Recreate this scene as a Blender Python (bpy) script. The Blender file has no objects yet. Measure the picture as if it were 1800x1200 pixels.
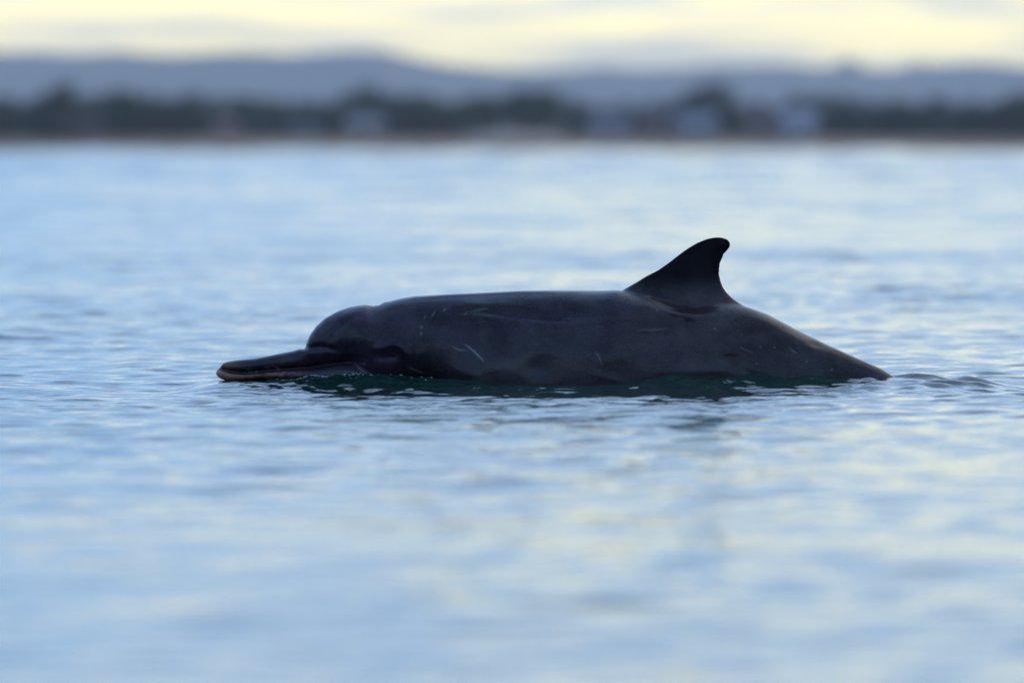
import bpy, bmesh, math, random
import numpy as np
from mathutils import Vector, noise

random.seed(7)
rng = np.random.default_rng(7)
sc = bpy.context.scene
COL = sc.collection

# ------------------------------------------------------------------ camera
CAM_H = 0.664          # metres above the water
CAM_D = 32.0           # metres from the lens to the dolphin
FPX = 20000.0          # focal length in pixels of an 1800 px wide frame (400 mm lens)
HOR = 253.0            # pixel row of the horizon
cd = bpy.data.cameras.new('camera')
cam = bpy.data.objects.new('camera', cd)
COL.objects.link(cam)
cam.location = (0, -CAM_D, CAM_H)
cam.rotation_euler = (math.radians(90) - math.atan((600 - HOR) / FPX), 0, 0)
cd.sensor_width = 36
cd.lens = 400
cd.clip_start = 0.5
cd.clip_end = 60000
cd.dof.use_dof = True
cd.dof.focus_distance = CAM_D - 0.1
cd.dof.aperture_fstop = 5.0
cd.dof.aperture_blades = 9
sc.camera = cam

# ------------------------------------------------------------------ sky and sun
SUN_EL, SUN_AZ = math.radians(12), math.radians(58)
world = bpy.data.worlds.new("World")
sc.world = world
world.use_nodes = True
wn, wl = world.node_tree.nodes, world.node_tree.links
wn.clear()


def wnode(t, **kw):
    n = wn.new(t)
    for k, v in kw.items():
        setattr(n, k, v)
    return n


def wmath(op, a, b=None, c=None, clamp=False):
    n = wn.new('ShaderNodeMath')
    n.operation = op
    n.use_clamp = clamp
    for i, v in enumerate((a, b, c)):
        if v is None:
            continue
        if isinstance(v, (int, float)):
            n.inputs[i].default_value = v
        else:
            wl.new(v, n.inputs[i])
    return n.outputs[0]


def wrange(v, a, b, c=0.0, d=1.0):
    n = wn.new('ShaderNodeMapRange')
    n.interpolation_type = 'SMOOTHSTEP'
    wl.new(v, n.inputs['Value'])
    for k, x in zip(('From Min', 'From Max', 'To Min', 'To Max'), (a, b, c, d)):
        n.inputs[k].default_value = x
    return n.outputs[0]


out = wnode('ShaderNodeOutputWorld')
bg = wnode('ShaderNodeBackground')
bg.inputs['Strength'].default_value = 0.1
sky = wnode('ShaderNodeTexSky')
sky.sky_type = 'NISHITA'
sky.sun_disc = False
sky.sun_elevation = SUN_EL
sky.sun_rotation = SUN_AZ
sky.ozone_density = 5.4
sky.dust_density = 0.8
tc = wnode('ShaderNodeTexCoord')
sep = wnode('ShaderNodeSeparateXYZ')
wl.new(tc.outputs['Generated'], sep.inputs[0])
zc = wmath('ADD', wmath('MAXIMUM', sep.outputs['Z'], 0.0), 0.085)
px = wmath('DIVIDE', sep.outputs['X'], zc)
py = wmath('DIVIDE', sep.outputs['Y'], zc)
comb = wnode('ShaderNodeCombineXYZ')
wl.new(px, comb.inputs[0])
wl.new(py, comb.inputs[1])


def cloud_noise(scale, off, det, rough):
    m = wnode('ShaderNodeMapping')
    m.inputs['Location'].default_value = off
    m.inputs['Scale'].default_value = (scale, scale, scale)
    wl.new(comb.outputs[0], m.inputs['Vector'])
    n = wnode('ShaderNodeTexNoise')
    n.inputs['Scale'].default_value = 1.0
    n.inputs['Detail'].default_value = det
    n.inputs['Roughness'].default_value = rough
    wl.new(m.outputs[0], n.inputs['Vector'])
    return n.outputs['Fac']


c1 = cloud_noise(0.75, (3.1, 1.7, 0), 5, 0.55)
c2 = cloud_noise(2.6, (7.7, 2.3, 0), 3, 0.5)
cover = wrange(c1, 0.44, 0.66, 0.35, 0.85)
# thin bright streaks, thickest in the band of air just above the horizon
low = wrange(sep.outputs['Z'], 0.012, 0.075, 0.8, 0.4)
thin = wmath('MULTIPLY', wrange(c2, 0.42, 0.72, 0.0, 0.75), low)
# how near the sun a cloud stands: lit warm towards it, blue-grey away from it
sund = Vector((math.sin(SUN_AZ) * math.cos(SUN_EL), math.cos(SUN_AZ) * math.cos(SUN_EL), math.sin(SUN_EL)))
dot = wnode('ShaderNodeVectorMath', operation='DOT_PRODUCT')
wl.new(tc.outputs['Generated'], dot.inputs[0])
dot.inputs[1].default_value = sund
glow = wrange(dot.outputs['Value'], 0.4, 1.0)
ccol = wnode('ShaderNodeMix', data_type='RGBA')
ccol.inputs[6].default_value = (2.15, 4.0, 7.3, 1)
ccol.inputs[7].default_value = (7.4, 6.9, 5.6, 1)
wl.new(glow, ccol.inputs[0])
mix1 = wnode('ShaderNodeMix', data_type='RGBA')
wl.new(cover, mix1.inputs[0])
wl.new(sky.outputs[0], mix1.inputs[6])
wl.new(ccol.outputs[2], mix1.inputs[7])
mix2 = wnode('ShaderNodeMix', data_type='RGBA')
tcol = wnode('ShaderNodeMix', data_type='RGBA')
tcol.inputs[6].default_value = (5.8, 5.9, 6.3, 1)
tcol.inputs[7].default_value = (10.0, 8.6, 5.2, 1)
wl.new(wrange(dot.outputs['Value'], 0.3, 0.95), tcol.inputs[0])
wl.new(tcol.outputs[2], mix2.inputs[7])
wl.new(thin, mix2.inputs[0])
wl.new(mix1.outputs[2], mix2.inputs[6])
# clear strip of evening light under the cloud deck, all along the horizon
c3 = cloud_noise(4.2, (16.98, 12.11, 0), 2, 0.5)
c4 = cloud_noise(1.5, (2.19, 4.06, 0), 3, 0.5)
edge = wmath('SUBTRACT', sep.outputs['Z'], wmath('MULTIPLY', wrange(c4, 0.46, 0.66), 0.05))
strip = wmath('MULTIPLY', wrange(edge, 0.012, 0.036, 0.95, 0.0), wrange(c3, 0.32, 0.62, 0.35, 1.0))
strip = wmath('MULTIPLY', strip, wrange(sep.outputs['Z'], 0.018, 0.045, 1.0, 0.75))
scol = wnode('ShaderNodeMix', data_type='RGBA')
scol.inputs[6].default_value = (3.5, 3.5, 3.8, 1)
scol.inputs[7].default_value = (12.4, 10.6, 4.0, 1)
wl.new(wrange(dot.outputs['Value'], -0.3, 0.98), scol.inputs[0])
mix3 = wnode('ShaderNodeMix', data_type='RGBA')
wl.new(strip, mix3.inputs[0])
wl.new(mix2.outputs[2], mix3.inputs[6])
wl.new(scol.outputs[2], mix3.inputs[7])
wl.new(mix3.outputs[2], bg.inputs['Color'])
wl.new(bg.outputs[0], out.inputs['Surface'])

sl = bpy.data.lights.new('sun', 'SUN')
sl.energy = 0.5
sl.angle = math.radians(14)
sl.color = (1.0, 0.95, 0.87)
sun = bpy.data.objects.new('sun', sl)
COL.objects.link(sun)
sun.rotation_euler = (-sund).to_track_quat('-Z', 'Y').to_euler()

# ------------------------------------------------------------------ exposure and render settings
sc.view_settings.view_transform = 'Standard'
sc.view_settings.look = 'None'
sc.view_settings.gamma = 1.0
sc.view_settings.use_curve_mapping = False
sc.view_settings.exposure = 1.06
sc.render.engine = 'CYCLES'
sc.cycles.use_denoising = True
sc.cycles.max_bounces = 6
sc.cycles.diffuse_bounces = 2
sc.cycles.glossy_bounces = 4
sc.cycles.volume_bounces = 1
sc.cycles.caustics_reflective = False
sc.cycles.caustics_refractive = False


# ------------------------------------------------------------------ helpers
def at(ppx, ppy, dist):
    """point seen at pixel (ppx, ppy) of the 1800 x 1200 frame, dist metres away"""
    return ((ppx - 900) / FPX * dist, dist - CAM_D, CAM_H + (HOR - ppy) / FPX * dist)


def new_mesh(name, verts, faces, mat=None, smooth=True):
    me = bpy.data.meshes.new(name)
    me.from_pydata(verts, [], faces)
    me.update()
    if smooth:
        me.polygons.foreach_set('use_smooth', [True] * len(me.polygons))
    if mat:
        me.materials.append(mat)
    return me


def grid_mesh(name, V, mat=None, closed_u=False):
    """V: (rows, cols, 3) array -> smooth quad grid"""
    r, c = V.shape[:2]
    idx = np.arange(r * c).reshape(r, c)
    if closed_u:
        nx = np.roll(idx, -1, axis=1)
        a, b, d, e = idx[:-1], nx[:-1], nx[1:], idx[1:]
    else:
        a, b, d, e = idx[:-1, :-1], idx[:-1, 1:], idx[1:, 1:], idx[1:, :-1]
    q = np.stack([a.ravel(), b.ravel(), d.ravel(), e.ravel()], 1).astype(np.int32)
    me = bpy.data.meshes.new(name)
    me.vertices.add(r * c)
    me.vertices.foreach_set('co', V.astype(np.float32).ravel())
    me.loops.add(q.size)
    me.loops.foreach_set('vertex_index', q.ravel())
    me.polygons.add(len(q))
    me.polygons.foreach_set('loop_start', np.arange(0, q.size, 4, dtype=np.int32))
    me.polygons.foreach_set('loop_total', np.full(len(q), 4, dtype=np.int32))
    me.polygons.foreach_set('use_smooth', np.ones(len(q), dtype=bool))
    me.update(calc_edges=True)
    if mat:
        me.materials.append(mat)
    return me


def link(name, me, parent=None, loc=None):
    o = bpy.data.objects.new(name, me)
    COL.objects.link(o)
    if parent:
        o.parent = parent
    if loc is not None:
        o.location = loc
    return o


def tag(o, label=None, cat=None, group=None, kind=None):
    for k, v in (('label', label), ('category', cat), ('group', group), ('kind', kind)):
        if v:
            o[k] = v
    return o


def mat_new(name):
    m = bpy.data.materials.new(name)
    m.use_nodes = True
    nt = m.node_tree
    return m, nt, nt.nodes['Principled BSDF']


def simple_mat(name, col, var=0.25, scale=2.0, rough=0.8):
    m, nt, b = mat_new(name)
    n = nt.nodes.new('ShaderNodeTexNoise')
    tcn = nt.nodes.new('ShaderNodeTexCoord')
    nt.links.new(tcn.outputs['Object'], n.inputs['Vector'])
    n.inputs['Scale'].default_value = scale
    n.inputs['Detail'].default_value = 4
    r = nt.nodes.new('ShaderNodeValToRGB')
    r.color_ramp.elements[0].position = 0.3
    r.color_ramp.elements[1].position = 0.7
    r.color_ramp.elements[0].color = tuple(c * (1 - var) for c in col) + (1,)
    r.color_ramp.elements[1].color = tuple(min(1, c * (1 + var)) for c in col) + (1,)
    nt.links.new(n.outputs['Fac'], r.inputs[0])
    nt.links.new(r.outputs[0], b.inputs['Base Color'])
    b.inputs['Roughness'].default_value = rough
    return m


def sstep(a, b, x):
    t = np.clip((x - a) / (b - a), 0, 1)
    return t * t * (3 - 2 * t)


S = CAM_D / FPX        # metres per pixel at the dolphin
WL = 668.0             # pixel row of the still water at the dolphin

# ------------------------------------------------------------------ water
def water_material():
    m, nt, b = mat_new('sea_water')
    b.inputs['Base Color'].default_value = (0.0035, 0.028, 0.021, 1)
    b.inputs['IOR'].default_value = 1.333
    b.inputs['Roughness'].default_value = 0.035
    tcn = nt.nodes.new('ShaderNodeTexCoord')
    prev = None
    for sc_, dist_, st in ((9.0, 0.010, 0.5), (34.0, 0.0022, 0.5)):
        n = nt.nodes.new('ShaderNodeTexNoise')
        n.inputs['Scale'].default_value = sc_
        n.inputs['Detail'].default_value = 3
        nt.links.new(tcn.outputs['Object'], n.inputs['Vector'])
        bp = nt.nodes.new('ShaderNodeBump')
        bp.inputs['Strength'].default_value = st
        bp.inputs['Distance'].default_value = dist_
        nt.links.new(n.outputs['Fac'], bp.inputs['Height'])
        if prev:
            nt.links.new(prev.outputs[0], bp.inputs['Normal'])
        prev = bp
    nt.links.new(prev.outputs[0], b.inputs['Normal'])
    return m


def build_water():
    # rows: distances from the camera; finest around the dolphin
    rows = [-400, -200, -80, -30, -10, -2, 2, 5]
    d = 8.0
    while d < 1560:
        rows.append(d)
        if d < 13:
            st = 0.065
        elif d < 28.5:
            st = 0.035
        elif d < 32.6:
            st = 0.016
        elif d < 40:
            st = 0.035
        else:
            st = 0.035 * (d / 40) ** 1.22
        d += st
    D = np.array(rows)
    dy = np.gradient(D)
    U = np.linspace(-1, 1, 371)
    half = 0.0775 * np.maximum(D, 26)
    X = half[:, None] * U[None, :]
    sk = np.array([0.6, 2, 5, 15, 50, 200, 800, 3000.0])
    X = np.concatenate([-(half[:, None] + sk[::-1][None, :]), X, half[:, None] + sk[None, :]], 1)
    Y = np.repeat((D - CAM_D)[:, None], X.shape[1], 1)
    H = np.zeros_like(X)
    cell = np.maximum(dy, half / 185)[:, None]
    # patches of livelier and calmer surface
    def patch(sx, sy, ph):
        return (np.sin(X * sx + 1.3 * np.sin(Y * sy * 0.7 + ph) + ph)
                * np.sin(Y * sy + 1.1 * np.sin(X * sx * 0.8 + 2 * ph) + 1.7 * ph))
    calm = 1 + 0.35 * patch(0.9, 0.37, 0.4) + 0.3 * patch(2.3, 0.9, 2.1)
    # the water is slicker right beside the animal
    P0 = X / S + 900
    calm = calm * (1 - 0.18 * np.exp(-((Y + 1.1) / 1.2) ** 2) * sstep(340, 480, P0) * sstep(1480, 1330, P0))
    calm = calm * np.interp(D, [10, 23, 29, 1e4], [0.5, 0.62, 1, 1])[:, None]
    octs = [(0.06, 0.13, 0.042, 34), (0.13, 0.28, 0.055, 34), (0.28, 0.6, 0.030, 26),
            (0.6, 1.3, 0.012, 20), (1.3, 3.0, 0.008, 14), (3.0, 8.0, 0.009, 12), (8.0, 24.0, 0.005, 10)]
    for lo, hi, slope, n in octs:
        for i in range(n):
            lam = lo * (hi / lo) ** ((i + rng.random()) / n)
            k = 2 * math.pi / lam
            th = rng.normal(math.radians(-75), math.radians(62))
            amp = slope / k * math.sqrt(2.0 / n) * (0.6 + 0.8 * rng.random())
            ph = rng.random() * 2 * math.pi
            fade = sstep(2.2, 4.2, lam / cell)
            r0 = np.nonzero(fade[:, 0] > 0)[0]
            if not len(r0):
                continue
            sel = slice(r0[0], r0[-1] + 1)
            arg = k * (math.cos(th) * X[sel] + math.sin(th) * Y[sel]) + ph
            w = np.sin(arg)
            w = w * (calm[sel] if lam < 1.3 else np.interp(D[sel], [25, 34, 90, 350], [0.6, 0.8, 2.2, 6.0])[:, None])
            H[sel] += amp * fade[sel] * w
    # the water piled against and trailing from the animal
    P = X / S + 900
    flank = np.interp(P, [380, 533, 640, 760, 950, 1150, 1350, 1550], [0.02, 0.045, 0.11, 0.15, 0.185, 0.18, 0.12, 0.05])
    # the animal flattens the swell along its flank
    ir = int(np.argmin(np.abs(D - CAM_D + 0.17)))
    line = np.convolve(np.pad(H[ir], 6, mode='edge'), np.ones(13) / 13, 'valid')
    win = sstep(300, 400, P) * sstep(1800, 1650, P)
    H -= line[None, :] * np.exp(-((Y + flank) / 0.5) ** 2) * win
    kp = [340, 404, 460, 520, 600, 665, 740, 820, 880, 965, 1050, 1100, 1165, 1240, 1300, 1350, 1450, 1535, 1568, 1620, 1700]
    kh = [0, -1, 1, 4, 12, 11, 7, 3, -2, -9, -9, -3, 8, 4, 9, 8, 6, 2, 3, 1, 0]
    side = np.interp(P, kp, kh) * S
    H += side * np.exp(-((Y + flank + 0.02) / np.where(Y + flank < 0, 0.12, 0.12)) ** 2)
    tail = np.interp(P, [1540, 1600, 1680, 1760, 1850], [0, 4, 11, 9, 0]) * S
    H += tail * np.exp(-((Y - 0.22) / np.where(Y < 0.22, 0.10, 0.35)) ** 2)
    wob = 1 + 0.12 * np.sin(P * 0.13 + 9 * Y) + 0.2 * np.sin(P * 0.063 + 1)
    tail2 = np.interp(P, [1560, 1590, 1640, 1700, 1750, 1830], [0, 2, 4, 5, 4.5, 0]) * S * wob
    H += tail2 * np.exp(-((Y - 0.07 - 0.0005 * (P - 1660) - 0.02 * np.sin(P * .045)) / 0.05) ** 2)
    # fine chop close to the flank
    env = np.exp(-((Y + flank + 0.05) / np.where(Y + flank < -0.05, 0.55, 0.16)) ** 2) * np.interp(
        P, [360, 430, 520, 700, 760, 1080, 1130, 1240, 1330, 1450, 1560, 1700, 1800],
        [0, .4, 1.0, 1.0, .7, .7, 1.2, 1.3, 1.2, .6, .7, .7, 0])
    selr = slice(int(np.searchsorted(D, 30.2)), int(np.searchsorted(D, 32.7)))
    for i in range(40):
        lam = 0.045 * (0.16 / 0.045) ** rng.random()
        k = 2 * math.pi / lam
        th = rng.random() * 2 * math.pi
        amp = 0.23 / k * math.sqrt(2 / 40)
        H[selr] += amp * env[selr] * np.sin(k * (math.cos(th) * X[selr] + math.sin(th) * Y[selr]) + rng.random() * 6.28)
    V = np.stack([X, Y, H], 2)
    me = grid_mesh('water', V, water_material())
    global water_height
    def water_height(x, y):
        r = int(np.argmin(np.abs(D - CAM_D - y)))
        return float(np.interp(x, X[r], H[r]))
    return tag(link('water', me), kind='structure')


build_water()

# ------------------------------------------------------------------ shore land and hills
SHORE = 1500.0         # metres from the camera to the far waterline


def land_material():
    m, nt, b = mat_new('shore_ground')
    geo = nt.nodes.new('ShaderNodeNewGeometry')
    sepz = nt.nodes.new('ShaderNodeSeparateXYZ')
    nt.links.new(geo.outputs['Position'], sepz.inputs[0])
    n = nt.nodes.new('ShaderNodeTexNoise')
    n.inputs['Scale'].default_value = 0.09
    n.inputs['Detail'].default_value = 5
    nt.links.new(geo.outputs['Position'], n.inputs['Vector'])
    ad = nt.nodes.new('ShaderNodeMath')
    ad.operation = 'MULTIPLY_ADD'
    nt.links.new(n.outputs['Fac'], ad.inputs[0])
    ad.inputs[1].default_value = 0.9
    nt.links.new(sepz.outputs['Z'], ad.inputs[2])
    r = nt.nodes.new('ShaderNodeValToRGB')
    e = r.color_ramp.elements
    e[0].position, e[0].color = 0.0, (0.22, 0.145, 0.095, 1)      # wet sand
    e[1].position, e[1].color = 1.0, (0.045, 0.055, 0.028, 1)    # scrub
    for p, c in ((0.16, (0.25, 0.165, 0.11)), (0.3, (0.32, 0.215, 0.145)), (0.45, (0.34, 0.235, 0.16)), (0.62, (0.2, 0.15, 0.10)), (0.7, (0.06, 0.065, 0.035))):
        x = e.new(p)
        x.color = c + (1,)
    mr = nt.nodes.new('ShaderNodeMapRange')
    mr.inputs['From Min'].default_value = 0.2
    mr.inputs['From Max'].default_value = 3.2
    nt.links.new(ad.outputs[0], mr.inputs['Value'])
    nt.links.new(mr.outputs[0], r.inputs[0])
    nt.links.new(r.outputs[0], b.inputs['Base Color'])
    b.inputs['Roughness'].default_value = 0.95
    b.inputs['Specular IOR Level'].default_value = 0.15
    return m


def ground_z(x, dist):
    """height of the far land, dist metres from the camera"""
    t = dist - SHORE + 2.5 * math.sin(x * 0.045 + 1) + 1.5 * math.sin(x * 0.13)
    z = np.interp(t, [-860, -780, -740, -200, 0, 14, 30, 60, 400, 5000], [-1.2, -0.08, 0.14, 0.22, 0.36, 1.3, 1.6, 1.9, 3.0, 4.0])
    return float(z)


ds = [SHORE + v for v in (-860, -830, -800, -780, -770, -760, -750, -740, -720, -680, -600, -500, -400, -320, -250, -160, -80, -25, -12, -4, 0, 3, 6, 10, 14, 20, 26, 32, 45, 60, 90, 160, 400, 1200, 4000, 9000, 15000)]
xs = list(np.concatenate([np.linspace(-6000, -260, 14), np.linspace(-240, 240, 121), np.linspace(260, 6000, 14)]))
V = np.array([[(x, dd - CAM_D, ground_z(x, dd) + (0.12 * noise.noise((x * 0.2, dd * 0.2, 0)) if dd < 1700 else 0)) for x in xs] for dd in ds])
tag(link('shore', grid_mesh('shore', V, land_material())), kind='structure')

HD = 12000.0
hp = [(-6000, 120), (-3000, 100), (-1500, 118), (-800, 102), (-300, 106), (0, 97), (120, 99), (200, 96), (290, 100), (400, 97), (500, 98),
      (590, 93), (655, 89), (690, 95), (730, 107), (790, 120), (860, 129), (950, 131), (1050, 129), (1150, 128), (1250, 126),
      (1350, 123), (1440, 126), (1490, 124), (1550, 130), (1640, 124), (1700, 122), (1800, 125), (2300, 118), (3200, 130), (6000, 110), (9000, 125)]
hx = np.unique(np.concatenate([np.linspace(-6000, 9000, 300), np.linspace(-100, 1900, 200)]))
crest = np.interp(hx, [p[0] for p in hp], [p[1] for p in hp]) + np.interp(hx, [700, 850], [-2, -6])
for lo_, w_, a_ in ((60, 60, 3), (230, 40, 3), (420, 50, 4), (1060, 40, 4), (1260, 70, 4), (1380, 40, 3), (1720, 60, 4)):
    crest = crest - a_ * np.exp(-((hx - lo_) / w_) ** 2)
rowsH = []
for t in np.linspace(0, 1, 22):
    dd = HD - 1900 + t * 3800
    prof = math.sin(math.pi * t) ** 1.3
    row = []
    for x_, c_ in zip(hx, crest):
        X_ = (x_ - 900) / FPX * HD
        Zc = CAM_H + (HOR - c_) / FPX * HD
        nz = noise.fractal((X_ * 0.004, dd * 0.0012, 3.0), 1.0, 2.0, 4)
        nz2 = noise.noise((X_ * 0.03, dd * 0.004, 8.0))
        row.append((X_, dd - CAM_D, 3.0 + (Zc - 3.0) * prof * (1 + 0.10 * nz * (1 - prof)) + 1.2 * nz2 * prof))
    rowsH.append(row)
hill_m = simple_mat('hill_forest', (0.055, 0.062, 0.05), 0.35, 0.012, 0.95)
tag(link('hills', grid_mesh('hills', np.array(rowsH), hill_m)), kind='structure')

# ------------------------------------------------------------------ haze
def box_mesh(name, lo, hi, mat=None):
    x0, y0, z0 = lo
    x1, y1, z1 = hi
    v = [(x0, y0, z0), (x1, y0, z0), (x1, y1, z0), (x0, y1, z0), (x0, y0, z1), (x1, y0, z1), (x1, y1, z1), (x0, y1, z1)]
    f = [(0, 3, 2, 1), (4, 5, 6, 7), (0, 1, 5, 4), (1, 2, 6, 5), (2, 3, 7, 6), (3, 0, 4, 7)]
    return new_mesh(name, v, f, mat, smooth=False)


hm = bpy.data.materials.new('haze')
hm.use_nodes = True
hm.node_tree.nodes.clear()
ho = hm.node_tree.nodes.new('ShaderNodeOutputMaterial')
hv = hm.node_tree.nodes.new('ShaderNodeVolumePrincipled')
hv.inputs['Color'].default_value = (0.75, 0.82, 0.97, 1)
hv.inputs['Density'].default_value = 6.5e-5
hv.inputs['Anisotropy'].default_value = 0.0
hm.node_tree.links.new(hv.outputs[0], ho.inputs['Volume'])
tag(link('haze', box_mesh('haze', (-6500, -500, -2.5), (6500, 15500, 125), hm)), kind='stuff')

# ------------------------------------------------------------------ trees on the far shore
leaf_m = []
for nm, c in (('leaf_dark', (0.021, 0.038, 0.016)), ('leaf_mid', (0.034, 0.058, 0.024)), ('leaf_pale', (0.055, 0.072, 0.04))):
    leaf_m.append(simple_mat(nm, c, 0.4, 0.6, 0.75))
bark_m = simple_mat('bark', (0.06, 0.048, 0.036), 0.3, 6, 0.9)


def tube(pts, rad, seg=7):
    vs, fs = [], []
    for i, (p, r) in enumerate(zip(pts, rad)):
        p = Vector(p)
        dv = (Vector(pts[min(i + 1, len(pts) - 1)]) - Vector(pts[max(i - 1, 0)])).normalized()
        a = dv.orthogonal().normalized()
        b = dv.cross(a)
        for k in range(seg):
            t = 2 * math.pi * k / seg
            vs.append(tuple(p + r * (math.cos(t) * a + math.sin(t) * b)))
    for i in range(len(pts) - 1):
        for k in range(seg):
            fs.append((i * seg + k, i * seg + (k + 1) % seg, (i + 1) * seg + (k + 1) % seg, (i + 1) * seg + k))
    fs.append(tuple(range((len(pts) - 1) * seg, len(pts) * seg)))
    return vs, fs


def tree_meshes(seed, H, W, base, style):
    """crown of leaf clumps on a forked trunk; H height, W crown width, base = height where the crown starts"""
    r = random.Random(seed)
    tv, tf = [], []
    def add(pts, rad):
        v, f = tube(pts, rad)
        o = len(tv)
        tv.extend(v)
        tf.extend([tuple(i + o for i in q) for q in f])
    lean = (r.uniform(-.3, .3), r.uniform(-.3, .3))
    top = (lean[0], lean[1], H * 0.78)
    add([(0, 0, -0.6), (0.02, 0, 0.4), (lean[0] * .4, lean[1] * .4, H * .4), top], [0.03 * H + .05, 0.026 * H, 0.017 * H, 0.006 * H])
    blobs = []
    nb = {'round': 13, 'tall': 11, 'spread': 12}[style]
    for i in range(nb):
        a = r.uniform(0, 6.28)
        q = r.random()
        z = base + (H - base) * (0.12 + 0.8 * (i + .5) / nb)
        f = (z - base) / (H - base)
        wr = {'round': math.sin(math.pi * (0.15 + 0.75 * f)), 'tall': 0.95 - 0.65 * f, 'spread': 0.55 + 0.5 * f}[style]
        rad = W * 0.5 * wr * (0.35 + 0.5 * q)
        c = (lean[0] * f + math.cos(a) * rad, lean[1] * f + math.sin(a) * rad, z)
        b = W * r.uniform(0.15, 0.24)
        blobs.append((c, b))
        if i % 2 == 0:
            z0 = H * r.uniform(.3, .5)
            s = z0 / (H * .78)
            add([(lean[0] * s, lean[1] * s, z0), ((lean[0] * s + c[0]) / 2, (lean[1] * s + c[1]) / 2, (z0 + c[2]) / 2 - .1), c],
                [0.012 * H, 0.008 * H, 0.004 * H])
    cv, cf, ci = [], [], []
    for c, b in blobs:
        for j in range(95):
            d = Vector((r.gauss(0, 1), r.gauss(0, 1), r.gauss(0, 1))).normalized()
            rr = b * r.uniform(0.55, 1.1)
            p = Vector(c) + Vector((d.x * rr, d.y * rr, d.z * rr * 0.8))
            n = (d + Vector((r.gauss(0, .5), r.gauss(0, .5), r.gauss(0, .5)))).normalized()
            a = n.orthogonal().normalized()
            e = n.cross(a)
            t = r.uniform(0, 6.28)
            a, e = a * math.cos(t) + e * math.sin(t), e * math.cos(t) - a * math.sin(t)
            s = r.uniform(0.16, 0.34)
            o = len(cv)
            cv += [tuple(p + a * s), tuple(p + e * s * .6 + n * .05), tuple(p - a * s), tuple(p - e * s * .6 + n * .05)]
            cf.append((o, o + 1, o + 2, o + 3))
    tme = new_mesh('trunk', tv, tf, bark_m)
    cme = new_mesh('crown', cv, cf, None, smooth=False)
    return tme, cme


VAR = [tree_meshes(11, 6.5, 6.2, 0.7, 'round'), tree_meshes(12, 6.2, 5.0, 0.6, 'round'), tree_meshes(13, 8.0, 4.6, 1.0, 'tall'),
       tree_meshes(14, 5.4, 6.6, 0.8, 'spread'), tree_meshes(15, 4.6, 4.6, 0.1, 'round'), tree_meshes(16, 7.2, 5.6, 0.7, 'round')]
VH = [6.5, 6.2, 8.0, 5.4, 4.6, 7.2]
CR = {}


def crown_mesh(v, k):
    if (v, k) not in CR:
        c = VAR[v][1].copy()
        c.materials.append(leaf_m[k])
        CR[(v, k)] = c
    return CR[(v, k)]


def tree(ppx, top, dist, var, tone, label, group, wide=1.0, name='tree'):
    x = (ppx - 900) / FPX * dist
    z0 = ground_z(x, dist)
    ztop = CAM_H + (HOR - top) / FPX * dist
    s = max(0.35, (ztop - z0) / VH[var])
    root = bpy.data.objects.new(name, None)
    COL.objects.link(root)
    root.location = (x, dist - CAM_D, z0)
    root.rotation_euler = (0, 0, random.uniform(0, 6.28))
    root.scale = (s * wide, s * wide, s)
    tag(root, label, 'tree', group)
    link('trunk', VAR[var][0], root)
    link('crown', crown_mesh(var, tone), root)
    return root


MARK = [  # pixel column, pixel row of the top, metres away, form, tone, label, width
    (110, 143, 1512, 2, 0, 'tallest dark tree of the far shore, rising behind the red-brown shed', 1.25),
    (78, 165, 1516, 0, 0, 'broad dark tree leaning against the left side of the tallest shore tree', 1.0),
    (6, 172, 1510, 0, 0, 'dark tree at the left edge of the photo on the far shore', 0.8),
    (212, 160, 1518, 1, 0, 'dark round tree just right of the red-brown shed, above the brush', 1.0),
    (640, 150, 1640, 5, 2, 'pale hazy tree standing behind the treeline, below the hill peak', 1.3),
    (950, 160, 1524, 0, 1, 'broad green tree behind the sandy bank near the middle of the shore', 1.2),
    (1245, 149, 1522, 0, 0, 'tall domed dark green tree rising right behind the pale blue house', 1.25),
    (1440, 168, 1522, 1, 1, 'rounded tree just right of the white house on the far shore', 0.95),
    (1790, 165, 1508, 0, 0, 'blackish tree at the right edge of the photo on the far shore', 1.0),
]
for ppx, top, dist, var, tone, lab, wd in MARK:
    tree(ppx, top, dist, var, tone, lab, None, wd)
tops = ([-120, 0, 40, 60, 160, 190, 260, 300, 420, 500, 590, 620, 700, 760, 800, 860, 950, 1010, 1050, 1120, 1190, 1240, 1310, 1380, 1440, 1500, 1580, 1660, 1740, 1800, 1950],
        [175, 176, 186, 172, 174, 164, 168, 171, 173, 176, 178, 168, 163, 170, 175, 166, 162, 168, 178, 178, 178, 170, 178, 178, 172, 175, 178, 176, 175, 172, 178])
GL = 'green tree in the continuous treeline above the beach on the far shore'
ppx = -150.0
while ppx < 1960:
    t = float(np.interp(ppx, *tops)) + random.uniform(-6, 10)
    left, right = ppx < 330, ppx > 1470
    tone = 0 if (left or right) else random.choice((0, 1, 1, 2))
    dist = random.uniform(1526, 1575) if 360 < ppx < 1450 else random.uniform(1512, 1560)
    tree(ppx, t, dist, random.choice((0, 1, 3, 5, 5)), tone, GL, 'trees of the far treeline', random.uniform(.9, 1.2))
    ppx += random.uniform(13, 27)
BL = 'low dark bush at the foot of the treeline along the far beach'
ppx = -150.0
while ppx < 1960:
    dist = random.uniform(1521, 1536)
    occupied = any(abs(ppx - q) < w for q, w in ((148, 40), (400, 22), (640, 45), (905, 85), (1070, 32), (1160, 36), (1225, 45), (1340, 36), (1405, 45)))
    if not occupied:
        tree(ppx, random.uniform(205, 222), dist, 4, 0 if (ppx < 330 or ppx > 1470) else random.choice((0, 1)), BL, 'bushes along the far beach',
             random.uniform(1.3, 1.9), 'bush')['category'] = 'bush'
    ppx += random.uniform(12, 22)
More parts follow.
